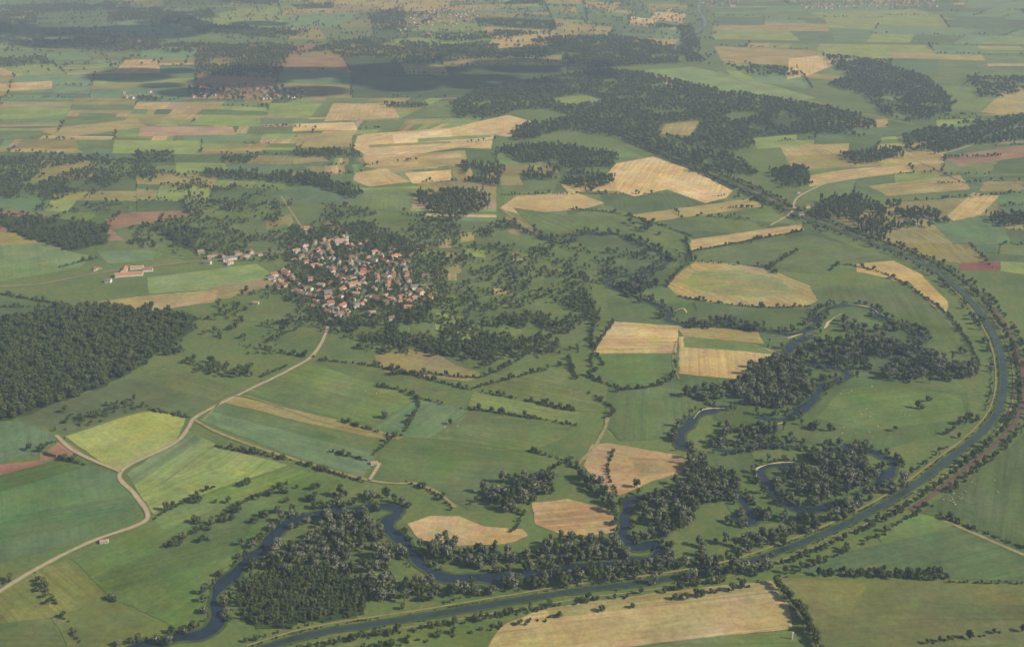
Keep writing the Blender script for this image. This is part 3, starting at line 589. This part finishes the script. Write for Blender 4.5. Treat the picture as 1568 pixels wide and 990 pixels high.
# hedges
hs_=[[(490,552),(580,562),(700,592),(800,612),(882,630)],[(720,626),(800,638),(882,652)],[(525,645),(600,668),(618,662),(640,610),(575,590)],[(590,575),(650,572),(735,578),(800,548)],[(330,684),(430,702),(500,722),(556,738)],
 [(500,690),(560,705)],[(620,738),(660,752),(700,782)],[(330,745),(260,780),(236,795)],[(250,838),(330,800),(372,770),(440,742)],[(870,545),(882,582)],[(925,560),(905,520),(920,470)],[(900,575),(950,595),(1000,592),(1032,575),(1032,540)],
 [(925,640),(940,628),(900,600)],[(810,690),(862,705),(890,720)],[(785,815),(812,770)],[(130,712),(60,690),(100,672)],[(1270,415),(1290,405),(1350,418),(1400,445),(1448,480)],[(1020,440),(1042,412),(1065,398)],[(1050,366),(1060,400)],[(940,492),(905,545),(912,570)],
 [(870,320),(960,330),(1060,362)],[(1056,386),(1230,354)],[(0,470),(110,472),(120,480),(330,490)],[(430,540),(480,548)],[(1240,470),(1150,470),(1040,455)],[(0,450),(100,468)],[(90,410),(150,395)],[(230,628),(290,640)],[(440,560),(400,578)],
 [(1190,645),(1100,670),(1150,690)],[(1450,480),(1480,520),(1500,560)],[(1440,790),(1490,810),(1568,840)],[(0,895),(60,875)],[(60,890),(90,930),(120,985)],[(1220,385),(1180,410),(1190,420)],[(660,540),(720,548),(770,550)],[(1230,700),(1290,720)],
 [(640,610),(720,628)],[(725,595),(860,560)],[(560,705),(600,672)],[(690,780),(780,750),(880,700)],[(1110,590),(1080,610),(1100,628)],[(940,690),(930,720),(945,760)]]
allh=[]
for h in hs_: allh+=line(h,3.6,SH+[6,7,2],.45,1.05,wd=1.8,gap=.06)
scatter("hedgerow",allh)
ah=[]
for a,b in hedge_auto:
    d=a[1]; ah+=line([a,b],8 if d<4500 else 14,BL+SH,.45,.9 if d<4500 else 1.1,wd=4,gap=.14,world=True)
scatter("field_hedges",ah)
aw=[]
for q_ in wood_auto: aw+=fill(q_,18 if q_[0][1]>4500 else 14,BL,.8,1.2,world=True,nz=.3)
scatter("copse",aw)
# canal and railway hedgerows
scatter("canal_hedgerow",line(offset(CAN,-25),4.5,SH+[2,0,2],.5,.95,wd=3.5,gap=.08,world=True)+line(offset(CAN,21),6,SH+[2],.45,.85,wd=3,gap=.25,world=True)+line(offset(CAN,-46),5,SH+[2],.6,1.0,wd=4,gap=.15,world=True))
scatter("canal_hedgerow",line(offset(CAN,9.5),5,SH,.35,.6,wd=1.2,gap=.2,world=True)+line(offset(CAN,-9.5),6,SH,.3,.5,wd=1.2,gap=.3,world=True))
scatter("railside_trees",line(offset(CAN[int(NC*.30):int(NC*.66)],26),8,[0,3,2,4],.6,1.05,wd=6,gap=.35,world=True))
# riverside trees
for px,sp,nz in [([(1150,560),(1230,545),(1240,600),(1240,606),(1195,625),(1150,622),(1120,605)],9.5,.1),([(1215,535),(1300,520),(1350,520),(1400,545),(1360,575),(1310,570),(1250,560)],11,.3),([(1350,520),(1410,530),(1470,560),(1460,600),(1400,610),(1350,580)],12,.42),
  ([(1050,705),(1075,700),(1110,730),(1132,765),(1090,770),(1055,745)],10,.1),([(1195,725),(1235,722),(1310,715),(1340,725),(1310,750),(1240,772),(1205,765)],10,.28),([(1225,690),(1330,695),(1335,725),(1290,735),(1250,712)],11,.35),([(1100,650),(1170,660),(1200,680),(1120,686),(1080,690)],12,.42),
  ([(970,752),(1000,738),(1060,735),(1100,765),(1050,790),(1000,795),(975,785)],10,.1),([(985,800),(1050,780),(1080,800),(1010,828),(985,825)],11,.3),([(770,740),(850,722),(900,735),(905,755),(850,760),(800,760)],10,.25),([(880,720),(930,760),(945,800),(930,780),(895,750)],10,.2),
  ([(490,795),(570,785),(590,815),(610,835),(615,855),(570,885),(490,875),(460,835),(500,815)],10.5,.1),([(660,838),(720,842),(800,850),(860,830),(870,862),(760,870),(690,868),(660,855)],10.5,.12),([(860,825),(945,820),(955,850),(1060,850),(1180,860),(1100,872),(960,880),(860,885)],10.5,.2),
  ([(500,752),(560,758),(600,764),(560,770),(480,778),(430,805),(450,780)],10.5,.2),([(1140,775),(1240,795),(1330,780),(1200,835),(1140,830)],12,.4),([(1240,505),(1300,490),(1350,490),(1400,505),(1300,512),(1250,514)],15,.45),([(945,440),(1000,418),(1010,435),(980,450),(950,448)],10,.1),([(1120,496),(1165,500),(1160,508),(1125,504)],10,.1),([(360,890),(400,855),(420,842),(470,835),(480,865),(380,905),(360,910)],11,.2),
  ([(1440,560),(1490,555),(1500,580),(1450,580)],12,.3),([(860,888),(1000,878),(1180,866),(1180,878),(1000,892),(870,900)],9.5,.05),([(600,893),(860,885),(870,898),(760,910),(610,925)],11,.22),([(1040,600),(1110,590),(1120,608),(1070,618)],12,.35),([(1150,652),(1260,655),(1240,675),(1160,670)],13,.45),([(740,755),(800,742),(820,760),(800,800),(770,800)],12,.45),([(1300,755),(1380,735),(1420,735),(1330,785),(1290,785)],12,.42),([(560,892),(640,890),(620,910),(570,920)],10,.1),([(1010,845),(1180,855),(1200,838),(1100,830),(1030,840)],13,.45)]:
    wood("riverside_trees",px,sp,WI+[5] if R()<.3 else WI,.6,1.4,nz=nz,floor=False)
for r in river_px[1:]:
    rp=path(r,8); scatter("riverbank_bushes",line(offset(rp,12),5.5,WI+SH+SH,.45,1.05,wd=4,gap=.12,world=True)+line(offset(rp,-12),5.5,WI+SH+SH,.45,1.05,wd=4,gap=.12,world=True))
wood("poplar_plantation",[(360,905),(440,868),(500,870),(570,900),(560,940),(480,955),(400,962),(372,950)],8.5,[5,0,5],.55,.9,regular=.14)
scatter("row_of_trees",line([(1185,895),(1215,925),(1245,975),(1255,1000)],5,[0,2,1],.7,1.15,wd=3)+line([(1255,880),(1450,888)],6,[0,2,6],.5,.8,wd=3,gap=.05)+line([(1450,890),(1568,893)],7,SH,.5,.8)+line([(1420,985),(1568,965)],7,[0,6],.5,.8))
scatter("row_of_trees",line([(960,215),(1040,250),(1120,286),(1200,322)],8,BL,.6,.95,wd=4,gap=0))
wood("thicket",[(1255,872),(1440,872),(1450,886),(1260,882)],8,[2,6,0],.5,.85,floor=False)
# lone trees
for px in [(395,765),(410,758),(430,755),(455,748),(470,765),(480,750),(440,770),(425,785),(455,790),(345,800),(320,812),(298,800),(280,825),(268,838),(310,830),(360,785),(300,770),(330,770),(372,745),(60,905),(75,925),(70,915),(240,985),(45,690),(100,632),(1405,625),(1420,615),(1450,665),(1460,658),(1480,640),(1470,650),(1395,555),(1470,540),(1475,560),(1120,590),(1130,740),(945,600),(960,598),(690,650),(590,640),(735,870),(650,385),(1180,408),(1030,400),(575,560),(500,498),(170,918),(1270,660),(1165,470),(1150,372),(1500,490),(735,950),(1010,360),(560,820),(1370,660),(1240,655),(385,800),(400,790),(350,770),(395,830),(370,835),(510,770),(530,760)]:
    p=P(*px)
    for k in range(1 if R()<.5 else 2):
        i=random.choice([0,1,2,2,3]); s=U(.6,1.1); obj(("broadleaf_tree" if i<3 else "willow_tree"),TM[i],(p[0]+k*U(6,9),p[1]+k*U(-6,6),0),U(0,6),(s,s,s*U(.85,1.1)))
# distant villages
def dv(px,sp,dens):
    return [(p[0],p[1],random.randrange(9),p[3],1.0,0.5) for p in fill(px,sp,[0],1.0,1.35,dens=dens,nz=.25)]
scatter("distant_village",dv([(625,28),(650,15),(725,14),(735,28),(690,42),(640,45)],38,.55),GH)
scatter("distant_village",dv([(560,40),(680,44),(680,60),(600,56)],50,.25),GH)
scatter("distant_village",dv([(1215,4),(1440,-2),(1440,12),(1340,14),(1215,14)],40,.55),GH)
scatter("distant_village",dv([(390,136),(465,134),(465,150),(400,154)],24,.6),GH)
scatter("distant_village",dv([(285,138),(330,134),(335,148),(290,150)],28,.5),GH)
scatter("distant_village",dv([(1060,-10),(1130,-5),(1130,12),(1080,12)],40,.5),GH)
scatter("distant_village",dv([(180,140),(260,136),(260,152),(190,154)],40,.25),GH)
FL.build("fields")
# ---------------------------------------------------------------- cattle
mb=MB()
mb.blob((0,0,1.0),1,0,sub=2,jit=.02,flat=(1.0,.36,.42)); mb.tube((.8,0,1.15),(1.35,0,1.35),.26,.18,0,8); mb.blob((1.55,0,1.32),.24,0,sub=2,jit=.02,flat=(1.3,.7,.8))
for x in (-.72,.68):
    for y in (-.22,.22): mb.tube((x,y,.85),(x+(.06 if x<0 else 0),y,.45),.14,.08,0); mb.tube((x+(.06 if x<0 else 0),y,.45),(x,y,0),.075,.055,0)
mb.tube((-.98,0,1.2),(-1.08,0,.45),.04,.03,0); 
for y in (-.2,.2): mb.tube((1.42,y*.6,1.45),(1.38,y*1.6,1.5),.05,.03,0,4)
COW=mb.mesh("cow",[simple("cream_hide",(.75,.70,.60),var=.08)])
for cx_,cy_,n,rx,ry in [(1460,762,14,16,12),(1500,745,6,30,10),(1320,655,9,40,18),(1300,625,6,30,10),(1335,598,4,40,6),(1380,640,4,30,10),(880,602,4,8,6),(1290,600,5,20,5),(700,660,3,30,10),(580,600,4,20,6)]:
    for k in range(n):
        p=P(cx_+U(-rx,rx),cy_+U(-ry,ry))
        if isblk(p): continue
        s=U(.9,1.25); obj("cow",COW,(p[0],p[1],FL.z+.02),U(0,6.28),(s,s,s))
mb=MB(); mb.box(0,0,0,3,3,.4,0); mb.box(0,0,.42,1.6,1.6,9,0,taper=.7); mb.box(0,0,9.44,2.2,2.2,.8,0,taper=.6)
obj("white_marker_post",mb.mesh("post",[walls[0]]),(*P(1213,978),0))
# ---------------------------------------------------------------- clouds (above camera height) that shade the plain
Mc=simple("cloud_white",(.8,.8,.8),var=.03,scale=.002)
def cloud(px,rx,ry,n,h=2300):
    p=P(*px); c=Vector((p[0],p[1],0))+sv*(h/sv.z); mb=MB()
    for k in range(n):
        a=U(0,6.28); r=math.sqrt(R()); s_=U(.22,.42)*min(rx,ry)*(1.25-r*.6)
        mb.blob((math.cos(a)*r*rx,math.sin(a)*r*ry,U(-30,60)),s_,0,sub=3,jit=.05,flat=(1.2,1.0,.35))
    obj("cloud",mb.mesh("cloud",[Mc]),c)
cloud((470,122),1050,420,30); cloud((700,108),800,380,24); cloud((240,50),1300,600,16)
# ---------------------------------------------------------------- haze: real air volume
q=bpy.data.materials.new("haze_air"); q.use_nodes=True; t=q.node_tree; t.nodes.clear()
o=t.nodes.new('ShaderNodeOutputMaterial'); vs=t.nodes.new('ShaderNodeVolumeScatter'); vs.inputs['Color'].default_value=(.58,.76,1,1); vs.inputs['Density'].default_value=8.5e-5; vs.inputs['Anisotropy'].default_value=0.0
t.links.new(vs.outputs[0],o.inputs['Volume'])
mb=MB(); mb.box(0,30000,-5,110000,65000,1505,0); obj("haze",mb.mesh("haze",[q]))
print("instances",total,"houses",len(placed),"fz",FL.z)
